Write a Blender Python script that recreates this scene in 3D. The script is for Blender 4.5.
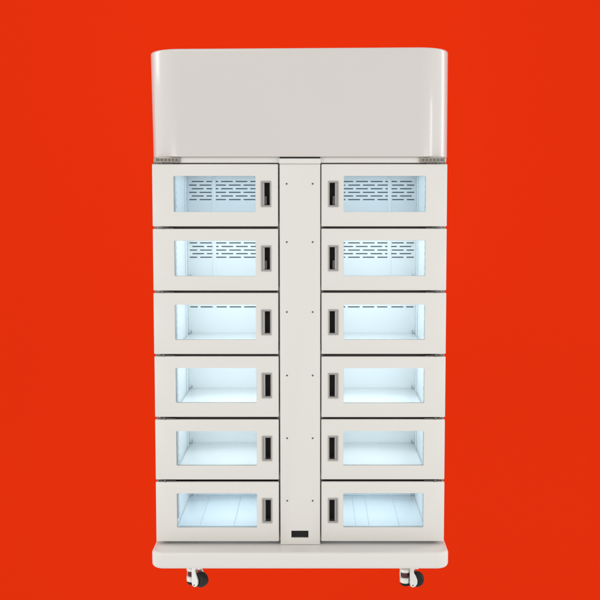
import bpy, bmesh, math, random
from mathutils import Vector, Matrix
random.seed(4)
R = math.radians
for o in list(bpy.data.objects): bpy.data.objects.remove(o)
S = bpy.context.scene
C = S.collection

# ------------------------------------------------------------------ materials
def mat(name, col, rough=.4, metal=0., coat=0., bump=0., bscale=200., var=0., vscale=6., spec=.5, stretch=None):
    m = bpy.data.materials.new(name); m.use_nodes = True
    nt = m.node_tree; N = nt.nodes; L = nt.links
    b = N['Principled BSDF']
    b.inputs['Base Color'].default_value = (*col, 1)
    b.inputs['Roughness'].default_value = rough
    b.inputs['Metallic'].default_value = metal
    b.inputs['Specular IOR Level'].default_value = spec
    b.inputs['Coat Weight'].default_value = coat
    b.inputs['Coat Roughness'].default_value = .13
    tc = N.new('ShaderNodeTexCoord'); mp = N.new('ShaderNodeMapping')
    L.new(tc.outputs['Object'], mp.inputs[0])
    if stretch: mp.inputs['Scale'].default_value = stretch
    n = N.new('ShaderNodeTexNoise'); n.inputs['Scale'].default_value = vscale; n.inputs['Detail'].default_value = 4
    L.new(mp.outputs[0], n.inputs['Vector'])
    if var:
        mx = N.new('ShaderNodeMix'); mx.data_type = 'RGBA'
        mx.inputs[6].default_value = (*[c*(1-var) for c in col], 1)
        mx.inputs[7].default_value = (*[min(1, c*(1+var)) for c in col], 1)
        L.new(n.outputs[0], mx.inputs[0]); L.new(mx.outputs[2], b.inputs['Base Color'])
    mr = N.new('ShaderNodeMapRange'); mr.inputs[3].default_value = rough*.85; mr.inputs[4].default_value = min(1, rough*1.15)
    L.new(n.outputs[0], mr.inputs[0]); L.new(mr.outputs[0], b.inputs['Roughness'])
    if bump:
        n2 = N.new('ShaderNodeTexNoise'); n2.inputs['Scale'].default_value = bscale; n2.inputs['Detail'].default_value = 2
        L.new(mp.outputs[0], n2.inputs['Vector'])
        bp = N.new('ShaderNodeBump'); bp.inputs['Strength'].default_value = bump; bp.inputs['Distance'].default_value = .001
        L.new(n2.outputs[0], bp.inputs['Height']); L.new(bp.outputs[0], b.inputs['Normal'])
    return m

PAINT = mat('warm_white_paint', (.665, .643, .603), .36, bump=.05, bscale=260, var=.008, vscale=3)
GLOSS = mat('gloss_white_paint', (.575, .545, .513), .24, coat=.5, bump=.03, bscale=120, var=.008, vscale=2)
LINER = mat('cool_white_liner', (.88, .925, .94), .35, bump=.04, bscale=60, var=.01)
SHELF = mat('cool_white_shelf', (.89, .935, .95), .22, bump=.02, bscale=40)
TRAYM = mat('pale_blue_tray', (.80, .89, .95), .16, bump=.08, bscale=14, var=.02)
RUB = mat('black_rubber', (.008, .008, .009), .6, bump=.2, spec=.25)
TYRE = mat('black_tyre', (.010, .010, .010), .5, bump=.2, spec=.3)
SATIN = mat('satin_zinc', (.44, .42, .40), .32, metal=.85, var=.05, vscale=30, stretch=(1, 1, 6))
LEVER = mat('lever_zinc', (.33, .32, .31), .42, metal=.7)
DSTEEL = mat('dark_hinge_steel', (.20, .19, .18), .35, metal=.9)
STEEL = mat('hinge_steel', (.36, .33, .29), .3, metal=1., var=.1, vscale=80)
DARK = mat('recess_black', (.015, .013, .013), .5, spec=.25)
BAR = mat('crossbar_gap_shade', (.22, .21, .20), .5)  # grey puts the shade deep in the door gaps into the bar colour
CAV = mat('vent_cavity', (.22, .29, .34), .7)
CHROME = mat('caster_chrome', (.78, .77, .73), .3, metal=.35, var=.03, vscale=40)
REDP = mat('dark_red_plastic', (.09, .010, .012), .35)
SCR = mat('screw_steel', (.10, .095, .09), .35, metal=.6)
REDBG = mat('red_paper', (.755, .0292, .0040), .95, spec=.0)

GLASS = bpy.data.materials.new('clear_glass'); GLASS.use_nodes = True
nt = GLASS.node_tree; N = nt.nodes; L = nt.links; N.remove(N['Principled BSDF'])
tr = N.new('ShaderNodeBsdfTransparent'); tr.inputs[0].default_value = (.965, .985, .99, 1)
gl = N.new('ShaderNodeBsdfGlossy'); gl.inputs['Roughness'].default_value = .03
fr = N.new('ShaderNodeFresnel'); fr.inputs[0].default_value = 1.35
ms = N.new('ShaderNodeMixShader')
L.new(fr.outputs[0], ms.inputs[0]); L.new(tr.outputs[0], ms.inputs[1]); L.new(gl.outputs[0], ms.inputs[2])
L.new(ms.outputs[0], N['Material Output'].inputs[0])

def emis(name, col, s):
    m = bpy.data.materials.new(name); m.use_nodes = True
    b = m.node_tree.nodes['Principled BSDF']
    b.inputs['Base Color'].default_value = (.8, .8, .8, 1)
    b.inputs['Emission Color'].default_value = (*col, 1); b.inputs['Emission Strength'].default_value = s
    return m

# ------------------------------------------------------------------ mesh tools
def box(bm, x0, x1, y0, y1, z0, z1, bev=0., seg=2):
    r = bmesh.ops.create_cube(bm, size=1)
    vs = r['verts']
    for v in vs:
        v.co = Vector(((x0+x1)/2+v.co.x*(x1-x0), (y0+y1)/2+v.co.y*(y1-y0), (z0+z1)/2+v.co.z*(z1-z0)))
    if bev:
        es = list({e for v in vs for e in v.link_edges})
        bmesh.ops.bevel(bm, geom=es, offset=bev, segments=seg, profile=.5, affect='EDGES')
    return bm
def rrect(x0, x1, z0, z1, r, n=6):
    P = []
    for cx, cz, a0 in ((x1-r, z1-r, 0), (x0+r, z1-r, 90), (x0+r, z0+r, 180), (x1-r, z0+r, 270)):
        for i in range(n+1):
            a = R(a0+90*i/n); P.append((cx+r*math.cos(a), cz+r*math.sin(a)))
    return P
def prism(bm, loops, cap=True):
    """loops: list of lists of 3-D points, bridged in order"""
    rings = [[bm.verts.new(p) for p in lp] for lp in loops]
    n = len(rings[0])
    for a, b in zip(rings, rings[1:]):
        for i in range(n):
            bm.faces.new((a[i], a[(i+1) % n], b[(i+1) % n], b[i]))
    if cap:
        bm.faces.new(rings[0][::-1]); bm.faces.new(rings[-1])
    return bm
def cyl(bm, c, ax, r, h, n=24, bev=0., r2=None):
    """cylinder centred at c, axis ax in 'xyz', radius r, length h"""
    r2 = r if r2 is None else r2
    prof = [(-h/2, r-bev), (-h/2+bev, r), (h/2-bev, r2), (h/2, r2-bev)] if bev else [(-h/2, r), (h/2, r2)]
    lps = []
    for t, rr in prof:
        lp = []
        for i in range(n):
            a = 2*math.pi*i/n; u, w = rr*math.cos(a), rr*math.sin(a)
            p = {'x': (t, u, w), 'y': (u, t, w), 'z': (u, w, t)}[ax]
            lp.append((c[0]+p[0], c[1]+p[1], c[2]+p[2]))
        lps.append(lp)
    return prism(bm, lps)
def finish(bm):
    bmesh.ops.recalc_face_normals(bm, faces=bm.faces)
    me = bpy.data.meshes.new('m'); bm.to_mesh(me); bm.free()
    return me
def obj(name, bm, m, parent=None, smooth=35, loc=None):
    me = bm if isinstance(bm, bpy.types.Mesh) else finish(bm)
    me.name = name
    if smooth:
        me.shade_smooth(); me.set_sharp_from_angle(angle=R(smooth))
    me.materials.clear(); me.materials.append(m)
    o = bpy.data.objects.new(name, me); C.objects.link(o)
    if loc: o.location = loc
    o.parent = parent
    return o
def B(*boxes, bev=0.):
    bm = bmesh.new()
    for b in boxes: box(bm, *b, bev=bev)
    return bm
def cut(base, cutter, bevel=0.):
    """base minus cutter, returned as a plain mesh"""
    a = bpy.data.objects.new('tmp_a', finish(base)); b = bpy.data.objects.new('tmp_b', finish(cutter))
    C.objects.link(a); C.objects.link(b)
    md = a.modifiers.new('b', 'BOOLEAN'); md.operation = 'DIFFERENCE'; md.object = b; md.solver = 'EXACT'
    if bevel:
        bv = a.modifiers.new('v', 'BEVEL'); bv.width = bevel; bv.segments = 2; bv.limit_method = 'ANGLE'; bv.angle_limit = R(50)
    dg = bpy.context.evaluated_depsgraph_get()
    me = bpy.data.meshes.new_from_object(a.evaluated_get(dg))
    bpy.data.objects.remove(a); bpy.data.objects.remove(b)
    return me
def mirrored(me):
    m2 = me.copy()
    m2.transform(Matrix.Scale(-1, 4, (1, 0, 0))); m2.flip_normals()
    return m2
def copy_tree(o, parent=None):
    c = o.copy(); C.objects.link(c); c.parent = parent
    for ch in [q for q in bpy.data.objects if q.parent == o]: copy_tree(ch, c)
    return c

# ------------------------------------------------------------------ backdrop (red paper hung behind the cabinet; the photograph shows no floor)
bm = bmesh.new()
box(bm, -5, 5, 3.1, 3.12, -3.0, 6.0)
bd = obj('backdrop', bm, REDBG, smooth=60); bd['kind'] = 'structure'

# ------------------------------------------------------------------ the cabinet
root = bpy.data.objects.new('refrigerated_locker', None); C.objects.link(root)
root['label'] = 'tall white refrigerated locker with twelve glass-windowed doors, standing on casters before a red background'
root['category'] = 'locker'

# header box with wide rounded vertical corners
def slab(x1, y0, y1, z0, z1, r, rb, top, bot, n=14):
    """plan-rounded slab; rb = rear corner radius, top/bot = edge roundings"""
    def plan(ins):
        P = []
        for cx, cy, a0, rr in ((x1-rb, y1-rb, 0, rb), (-x1+rb, y1-rb, 90, rb), (-x1+r, y0+r, 180, r), (x1-r, y0+r, 270, r)):
            for i in range(n+1):
                a = R(a0+90*i/n); q = max(rr-ins, .0005); P.append((cx+q*math.cos(a), cy+q*math.sin(a)))
        return P
    lp = []
    k = 5
    for i in range(k+1):
        a = R(90*i/k); lp.append([(x, y, z0+bot*(1-math.sin(a))) for x, y in plan(bot*(1-math.cos(a)))][:]) if False else None
    lp = []
    for i in range(k+1):
        a = R(90*i/k); lp.append([(x, y, z0+bot*(1-math.cos(a))) for x, y in plan(bot*(1-math.sin(a)))])
    for i in range(k+1):
        a = R(90*i/k); lp.append([(x, y, z1-top*(1-math.sin(a))) for x, y in plan(top*(1-math.cos(a)))])
    return prism(bmesh.new(), lp)
hb = slab(.551, -.004, .70, 1.6185, 2.0105, .125, .02, .010, .003)
for v in hb.verts:          # the folded sheet header flares a little to its left and sits a hair out of level
    k_ = (v.co.z-1.6185)/.392
    if v.co.x < 0: v.co.x -= .0065*k_*min(1, -v.co.x/.45)
    v.co.z += (v.co.x*.0062)*k_
obj('header_panel', hb, GLOSS, root)

# carcass: side walls, top deck with neck, bottom deck, rear, dividing wall
W = .538
carc = B((-W, -.4915, .048, .70, .172, 1.618), (.4915, W, .048, .70, .172, 1.618),
         (-.491, .491, .048, .70, 1.578, 1.6178), (-.491, .491, .048, .70, .1722, .1795),
         (-.491, .491, .66, .70, .18, 1.5775), (-.0845, .0845, .046, .655, .18, 1.5775), bev=.001)
obj('carcass', carc, PAINT, root)
obj('neck_strip', B((-.534, .534, .007, .0475, 1.5965, 1.6182), bev=.003), PAINT, root)
obj('base_plinth', slab(.5485, -.085, .70, .1096, .1715, .046, .02, .012, .013), PAINT, root)

# centre column
col = obj('centre_column', cut(B((-.0742, .0742, -.003, .0455, .1725, 1.5925), bev=.0022),
          B((-.0335, .0305, -.02, .02, .199, .2262)), 0), PAINT, root)
obj('top_trim', B((-.0755, .0755, -.006, .044, 1.5932, 1.6125), bev=.0018), PAINT, col)
obj('trim_gap_shade', B((-.0735, .0735, -.003, .044, 1.6128, 1.6182)), DARK, col)  # solid black strip, painted shade for the gap under the header
obj('display_slot', B((-.0333, .0303, .004, .0195, .1992, .226)), RUB, col)
def screw_bm():
    bm = bmesh.new(); cyl(bm, (0, 0, 0), 'y', .0033, .0016, 16, .0005)
    return bm
sc = None
for z in (1.5206, 1.3078, 1.0499, .8136, .5778, .3405):
    for x in (-.0487, .0465):
        if sc is None: sc = s = obj('screw', screw_bm(), SCR, col)
        else: s = sc.copy(); C.objects.link(s); s.parent = col
        s.location = (x, -.0034, z)
for sx in (-1, 1):
    obj('latch', B((sx*.0757-.0012, sx*.0757+.0012, -.001, .01, .905, .931), bev=.0004), SCR, col)

# ---- doors
P0, PITCH, DH = 1.5926, .2363, .2272
DX0, DX1 = .0783, .538           # inner and outer edge
WX0, WX1 = .1605, .4600          # window
HX0, HX1 = .1035, .1410          # handle
def door_top(i): return P0-PITCH*i
# right-hand door, local z = 0 at the door's centre
h = DH/2
WZ0, WZ1 = .005-.0655, .005+.0655
HZ0, HZ1 = .005-.0475, .005+.0475
def win_cutter(g=0., r=.004):
    return [[(x, y, z) for x, z in rrect(WX0-g, WX1+g, WZ0-g, WZ1+g, r)] for y in (-.03, .08)]
def handle_cutter(bm):
    return box(bm, HX0+.0015, HX1-.0015, -.03, .036, HZ0+.0015, HZ1-.0015)
cu = prism(bmesh.new(), win_cutter()); handle_cutter(cu)
shell_r = cut(B((DX0, DX1, 0, .014, -h, h), bev=.003), cu, 0)
cu = prism(bmesh.new(), win_cutter(.0115)); handle_cutter(cu)
inner_r = cut(B((DX0+.012, DX1-.014, .0142, .042, -h+.012, h-.012)), cu, 0)
bmj = bmesh.new(); bmj.from_mesh(shell_r); bmj.from_mesh(inner_r); door_r = finish(bmj)
def ring(xo0, xo1, zo0, zo1, ro, xi0, xi1, zi0, zi1, ri, y0, y1, b=.0006):
    O = rrect(xo0, xo1, zo0, zo1, ro); I = rrect(xi0, xi1, zi0, zi1, ri)
    Ob = rrect(xo0+b, xo1-b, zo0+b, zo1-b, max(ro-b, .0003)); Ib = rrect(xi0-b, xi1+b, zi0-b, zi1+b, ri+b)
    lp = [[(x, y1, z) for x, z in I], [(x, y1, z) for x, z in O], [(x, y0+b, z) for x, z in O], [(x, y0, z) for x, z in Ob],
          [(x, y0, z) for x, z in Ib], [(x, y0+b, z) for x, z in I]]
    lp.append(lp[0])
    bm = prism(bmesh.new(), lp, cap=False); bmesh.ops.remove_doubles(bm, verts=bm.verts, dist=1e-6)
    return finish(bm)
gasket_r = ring(DX0+.0055, DX1-.0055, -h+.0055, h-.0055, .004, DX0+.0118, DX1-.0138, -h+.0118, h-.0118, .001, .0145, .0465)
pane_r = finish(B((WX0+.0004, WX1-.0004, .003, .007, WZ0+.0004, WZ1-.0004), bev=.0008))
hframe_r = ring(HX0, HX1, HZ0, HZ1, .002, HX0+.0052, HX1-.0052, HZ0+.0068, HZ1-.0068, .0012, -.0032, .034, .0012)
bm = bmesh.new()
recess_r = finish(B((HX0+.0016, HX1-.0016, .0342, .036, HZ0+.0016, HZ1-.0016)))
# finger lever: curved plate along the outer side of the recess
bm = bmesh.new()
def lever(x_in):
    lp = []
    for z in (HZ0+.0072, HZ1-.0072):
        lp.append([(HX1-.006, -.0012, z), (HX1-.0125, .001, z), (HX1-.0135, .008, z), (HX1-.012, .03, z), (HX1-.006, .03, z)])
    return prism(bmesh.new(), lp)
lever_r = finish(lever(0))
bm = bmesh.new()
box(bm, HX1-.0215, HX1-.0063, .002, .010, HZ0+.0073, HZ0+.040, bev=.003)
latch_r = finish(bm)
# hinge pieces in the gap above the door, at its outer end
def hinge_mesh():
    bm = B((.462, .523, .004, .030, h+.0012, h+.0036), (.500, .506, -.0005, .004, h+.0008, h+.0076), bev=.0004)
    cyl(bm, (.529, .010, h+.004), 'z', .0045, .0074, 14)
    return finish(bm)
hinge_r = hinge_mesh()
def build_door(right, kind_mesh):
    f = (lambda m: m) if right else mirrored
    d = obj('door', f(door_r), PAINT, root)
    obj('window_pane', f(pane_r), GLASS, d)
    obj('gasket', f(gasket_r), RUB, d)
    obj('handle_frame', f(hframe_r), SATIN, d)
    obj('handle_recess', f(recess_r), DARK, d)
    obj('handle_lever', f(lever_r), LEVER, d)
    obj('handle_catch', f(latch_r), SCR, d)
    obj('hinge', f(hinge_r), DSTEEL, d)
    return d
for right in (False, True):
    d0 = build_door(right, None)
    for i in range(6):
        d = d0 if i == 0 else copy_tree(d0, root)
        d.location = ((0 if right else -.0015)+random.uniform(-.0005, .0005), 0, door_top(i)-h+random.uniform(-.0006, .0006))
        if i >= 2:      # the finger catch shows only in the four upper handles
            for ch in [q for q in bpy.data.objects if q.parent == d and q.name.startswith('handle_catch')]: bpy.data.objects.remove(ch)
# big perforated corner hinges under the header
def big_hinge(s):
    bm = B((.437, .533, -.001, .0158, 1.5980, 1.6165), bev=.001)
    cu = bmesh.new()
    for k in range(6): cyl(cu, (.449+.0135*k, 0, 1.6072), 'y', .0036, .08, 14)
    me = cut(bm, cu)
    bm = bmesh.new(); bm.from_mesh(me)
    cyl(bm, (.5285, -.001, 1.6077), 'z', .0052, .0178, 16, .0008)
    box(bm, .439, .520, -.0035, -.0012, 1.5995, 1.6022, bev=.0004)
    me = finish(bm)
    return me if s > 0 else mirrored(me)
for s in (-1, 1):
    hh = obj('corner_hinge', big_hinge(s), STEEL, root)

# ---- interior
YB, XP = .55, .370
XO, XI = .483, .0925
SH = [P0-PITCH*(i+1)+.0065 for i in range(5)]          # shelf tops
ZF = .1845
SW, SPITCH, RP, STH = .0505, .0617, .0152, .0050
def slots():
    """ventilation slots of the back panel, right-hand side; list of (x0, x1, z)"""
    out = []
    rows = [(zt, n, first) for zt, n, first in VENTS]
    for zt, n, first in rows:
        for k in range(n):
            off = .0068 if (k+first) % 2 == 0 else .0357
            for j in range(-5, 3):
                c = XP+off+SPITCH*j; a, b = c-SW/2, c+SW/2
                b = min(b, XP+.1045); a = max(a, XI+.012)
                if b-a > .012: out.append((a, b, zt-k*RP))
    return out
def zat(y):   # height on the back panel of a picture row of the reference (measured once from it)
    D, t, F, yp = 3.6, R(4.1), 983, 260
    u = (yp-y)/F; d = D+YB
    return 1.4997+d*(u*math.cos(t)-math.sin(t))/(math.cos(t)+u*math.sin(t))
VENTS = [(zat(181.5), 6, 0), (zat(242.9)+2*RP, 7, 1), (zat(306.9)+5*RP, 6, 0)]
liner = B((XO, XO+.008, .0485, .655, ZF-.004, 1.577), (XI-.0075, XI, .0485, .655, ZF-.004, 1.577),
          (XI+.0002, XO-.0002, .0485, .655, 1.568, 1.577), (XI+.0002, XO-.0002, .0485, .655, ZF-.004, ZF))
liner_r = finish(liner)
cu = bmesh.new()
for a, b, z in slots():
    pts = rrect(a, b, z-STH/2, z+STH/2, STH/2-.0002, 3)
    prism(cu, [[(x, y, zz) for x, zz in pts] for y in (YB-.02, YB+.02)])
back_r = cut(B((XI+.0005, XO-.0005, YB, YB+.0022, ZF+.0004, 1.5675)), cu)
def rail_mesh(y):
    # notched shelf rail on the outer side wall; material 0 rail, 1 notches
    bm = bmesh.new()
    box(bm, XO-.0055, XO-.0002, y, y+.026, ZF+.03, 1.55, bev=.001)
    z = ZF+.045
    while z < 1.54:
        r = bmesh.ops.create_cube(bm, size=1)
        for v in r['verts']:
            c = v.co.copy(); c = Vector((c.x*.0008, c.y*.015, c.z*.0035))
            c = Matrix.Rotation(R(35), 3, 'X') @ c
            v.co = c+Vector((XO-.0059, y+.013, z))
        for fc in {f_ for v in r['verts'] for f_ in v.link_faces}: fc.material_index = 1
        z += .0262
    return finish(bm)
NOTCH = mat('notch_grey_blue', (.56, .67, .76), .6)
RAILM = mat('rail_blue_white', (.80, .87, .91), .35)
rails_r = [rail_mesh(.17), rail_mesh(.47)]
pil_r = finish(B((XP-.0080, XP+.0080, YB-.0022, YB-.0003, zat(308.2), 1.555), bev=.0008))
shelf_r = finish(B((XI+.001, XO-.007, .062, YB-.001, -.010, 0), (XI+.001, XO-.007, .060, .0615, -.014, .003), bev=.0012))
def clip_mesh():
    bm = B((XO-.016, XO-.0002, YB-.016, YB-.010, .001, .0035), (XO-.0165, XO-.0125, YB-.016, YB-.008, .001, .015), bev=.0006)
    return finish(bm)
clip_r = clip_mesh()
CLIP = mat('clip_zinc', (.42, .52, .60), .35, metal=.3)
tray_r = finish(B((XI+.002, XO-.002, .075, YB-.002, ZF+.0004, ZF+.003), bev=.0008))
def tray_seams(xs):
    bm = bmesh.new()
    for x in xs: box(bm, x-.0009, x+.0009, .10, YB-.01, ZF+.0034, ZF+.0056, bev=.0005)
    box(bm, XI+.006, XO-.012, .148, .1512, ZF+.0034, ZF+.0075, bev=.0005)
    box(bm, XI+.006, XO-.03, YB-.006, YB-.0045, ZF+.0034, ZF+.008, bev=.0005)
    return bm
TRIM = mat('tray_trim', (.68, .80, .88), .3)
LED = [emis('led_row_'+n, (.82, .93, 1.0) if n == 'top' else (.91, .97, 1.0), s) for n, s in (('top', 1.15), ('upper', 1.62), ('mid', 1.62), ('low', 1.55), ('lower', 1.3), ('bottom', 1.3))]
HOUS = mat('strip_housing', (.8, .82, .84), .4)
for right in (False, True):
    f = (lambda m: m.copy()) if right else mirrored
    ln = obj('liner', f(liner_r), LINER, root)
    obj('back_panel', f(back_r), LINER, ln, smooth=0)
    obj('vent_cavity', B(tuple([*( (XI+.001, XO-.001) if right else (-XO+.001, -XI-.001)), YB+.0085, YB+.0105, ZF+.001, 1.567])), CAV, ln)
    obj('pilaster', f(pil_r), LINER, ln)
    for rm in rails_r:
        q = f(rm) if not right else rm
        idx = [p.material_index for p in q.polygons]
        ro = obj('shelf_rail', q, RAILM, ln); ro.data.materials.append(NOTCH)
        ro.data.polygons.foreach_set('material_index', idx)
    cm = f(clip_r)
    for z in [ZF+.003]+[SH[i] for i in range(5)]:
        c = obj('shelf_clip', cm, CLIP, ln); c.location.z = z
    sm = f(shelf_r)
    for z in SH:
        s = obj('shelf', sm, SHELF, root); s.location.z = z
    tr_ = obj('drip_tray', f(tray_r), TRAYM, root)
    xs = (.262, .395) if not right else (.215, .268, .385)
    sm_ = finish(tray_seams(xs)); sm_ = sm_ if right else mirrored(sm_)
    obj('tray_seams', sm_, TRIM, tr_)
    for i in range(5):
        zc_ = P0-PITCH*(i+1)+.0045
        xc = (XI-.006, XO+.006) if right else (-XO-.006, -XI+.006)
        obj('crossbar', B((*xc, .0476, .058, zc_-.017, zc_+.014)), BAR, root)
    # LED strips under each ceiling, just behind the door
    tops = [1.568]+[z-.010 for z in SH]
    for i, z in enumerate(tops):
        sx = 1 if right else -1
        xs2 = sorted((sx*(XI+.02), sx*(XO-.02)))
        hs = obj('light_strip', B((xs2[0], xs2[1], .10, .50, z-.0075, z-.0008), bev=.001), HOUS, root)
        obj('diffuser', B((xs2[0]+.004, xs2[1]-.004, .105, .495, z-.0090, z-.0077)), LED[i], hs)

# ---- casters
def make_caster():
    r = bpy.data.objects.new('caster', None); C.objects.link(r); r.parent = root
    # local: x along the picture, origin on the floor under the stem
    bm = bmesh.new()
    box(bm, -.052, .034, -.026, .030, .1020, .1094, bev=.002)           # mounting plate
    cyl(bm, (-.030, .002, .0245), 'z', .0208, .0215, 32, .003)          # lower cup
    for a in (178, 95, 2):                                              # posts round the adjuster window
        x, y = -.030+.0185*math.cos(R(a)), .002+.0185*math.sin(R(a))
        box(bm, x-.0024, x+.0024, y-.004, y+.004, .034, .103, bev=.0008)
    cyl(bm, (-.030, .002, .062), 'z', .0205, .014, 32, .002)
    side = [(-.0115, .104), (.016, .104), (.010, .085), (.002, .068), (.0035, .058), (.0105, .046), (.0158, .031), (.0150, .018), (.009, .0085),
            (-.001, .0042), (-.009, .0075), (-.0125, .017), (-.0125, .060)]
    for y0, y1 in ((-.0235, -.018), (.018, .0235)):
        b0 = .0012
        prism(bm, [[(x, y, z) for x, z in side] for y in (y0, y1)])
    box(bm, -.010, .020, -.0178, .0178, .072, .1018, bev=.002)
    obj('fork', bm, CHROME, r)
    bm = bmesh.new(); cyl(bm, (-.030, .002, .046), 'z', .0150, .018, 30, .002)
    for k in range(12):
        a = 2*math.pi*k/12
        cyl(bm, (-.030+.015*math.cos(a), .002+.015*math.sin(a), .046), 'z', .0020, .016, 8)
    obj('adjuster_wheel', bm, REDP, r)
    bm = bmesh.new(); cyl(bm, (-.0285, .002, .0085), 'z', .0190, .0105, 32, .003)
    obj('foot_pad', bm, RUB, r)
    bm = bmesh.new()
    prof = [(-.0155, .018), (-.0155, .0225), (-.0125, .0262), (-.006, .0278), (-.005, .0265), (-.003, .0265), (-.002, .0280), (.002, .0280),
            (.003, .0265), (.005, .0265), (.006, .0278), (.0125, .0262), (.0155, .0225), (.0155, .018)]
    prism(bm, [[(.0135+rr*math.cos(2*math.pi*i/48), t, .028+rr*math.sin(2*math.pi*i/48)) for i in range(48)] for t, rr in prof])
    w = obj('wheel', bm, TYRE, r)
    bm = bmesh.new(); cyl(bm, (-.001, -.0242, .0115), 'y', .0026, .002, 14, .0005)
    obj('axle_bolt', bm, SCR, r)
    return r
c0 = make_caster()
for i, (x, y, a) in enumerate(((-.388, .03, -30), (.427, .03, -5), (-.40, .60, 160), (.41, .60, 150))):
    c = c0 if i == 0 else copy_tree(c0, root)
    c.location = (x, y, 0); c.rotation_euler = (0, 0, R(a))

# ------------------------------------------------------------------ light
Wd = bpy.data.worlds.new('World'); S.world = Wd; Wd.use_nodes = True
nt = Wd.node_tree; N = nt.nodes; L = nt.links
bg = N['Background']; tc = N.new('ShaderNodeTexCoord'); sp = N.new('ShaderNodeSeparateXYZ')
L.new(tc.outputs['Generated'], sp.inputs[0])
ab = N.new('ShaderNodeMath'); ab.operation = 'ABSOLUTE'; L.new(sp.outputs[0], ab.inputs[0])
mr = N.new('ShaderNodeMapRange'); mr.interpolation_type = 'SMOOTHSTEP'
for k_, v_ in ((1, .1), (2, .95), (3, .78), (4, 1.15)): mr.inputs[k_].default_value = v_
L.new(ab.outputs[0], mr.inputs[0]); L.new(mr.outputs[0], bg.inputs[1])
bg.inputs[0].default_value = (1, 1, 1, 1)
def area(name, loc, tgt, sx, sy, e, col=(1, 1, 1)):
    l = bpy.data.lights.new(name, 'AREA'); l.shape = 'RECTANGLE'; l.size = sx; l.size_y = sy; l.energy = e; l.color = col
    o = bpy.data.objects.new(name, l); C.objects.link(o); o.location = loc
    o.rotation_euler = (Vector(tgt)-Vector(loc)).to_track_quat('-Z', 'Y').to_euler()
    return o
area('softbox_side', (-3.0, .45, 2.95), (-.5, .1, 1.9), .85, 1.4, 12)
area('softbox_side', (3.0, .95, 2.2), (.5, .1, 1.7), .6, 3.0, 14)
area('softbox_side', (2.7, -1.5, 1.45), (.5, .1, 1.5), .22, 1.3, 7)
area('softbox_front', (-1.6, -4.2, 4.9), (0, 0, .6), 2.4, 1.4, 32, (1, .98, .95))
area('fill_low', (-3.3, -3.4, .5), (0, 0, .3), 1.4, 1.2, 25, (1, .98, .95))  # added fill light, keeps the lower doors and plinth bright
area('fill_low', (3.3, -3.4, .5), (0, 0, .3), 1.4, 1.2, 20, (1, .98, .95))  # weaker added fill from the right

# ------------------------------------------------------------------ camera
cd = bpy.data.cameras.new('camera'); cam = bpy.data.objects.new('camera', cd); C.objects.link(cam); S.camera = cam
cd.sensor_width = 36; cd.lens = 36*983/600
CX = .05
cam.location = (CX, -3.6, 1.4997); cam.rotation_euler = (R(90-4.1), 0, 0)
cd.shift_y = -40/600; cd.shift_x = -(CX*983/3.6)/600
cd.clip_end = 100
S.view_settings.view_transform = 'Standard'; S.view_settings.look = 'None'
S.view_settings.exposure = 0; S.view_settings.gamma = 1
S.render.engine = 'CYCLES'
S.cycles.max_bounces = 10; S.cycles.transparent_max_bounces = 12
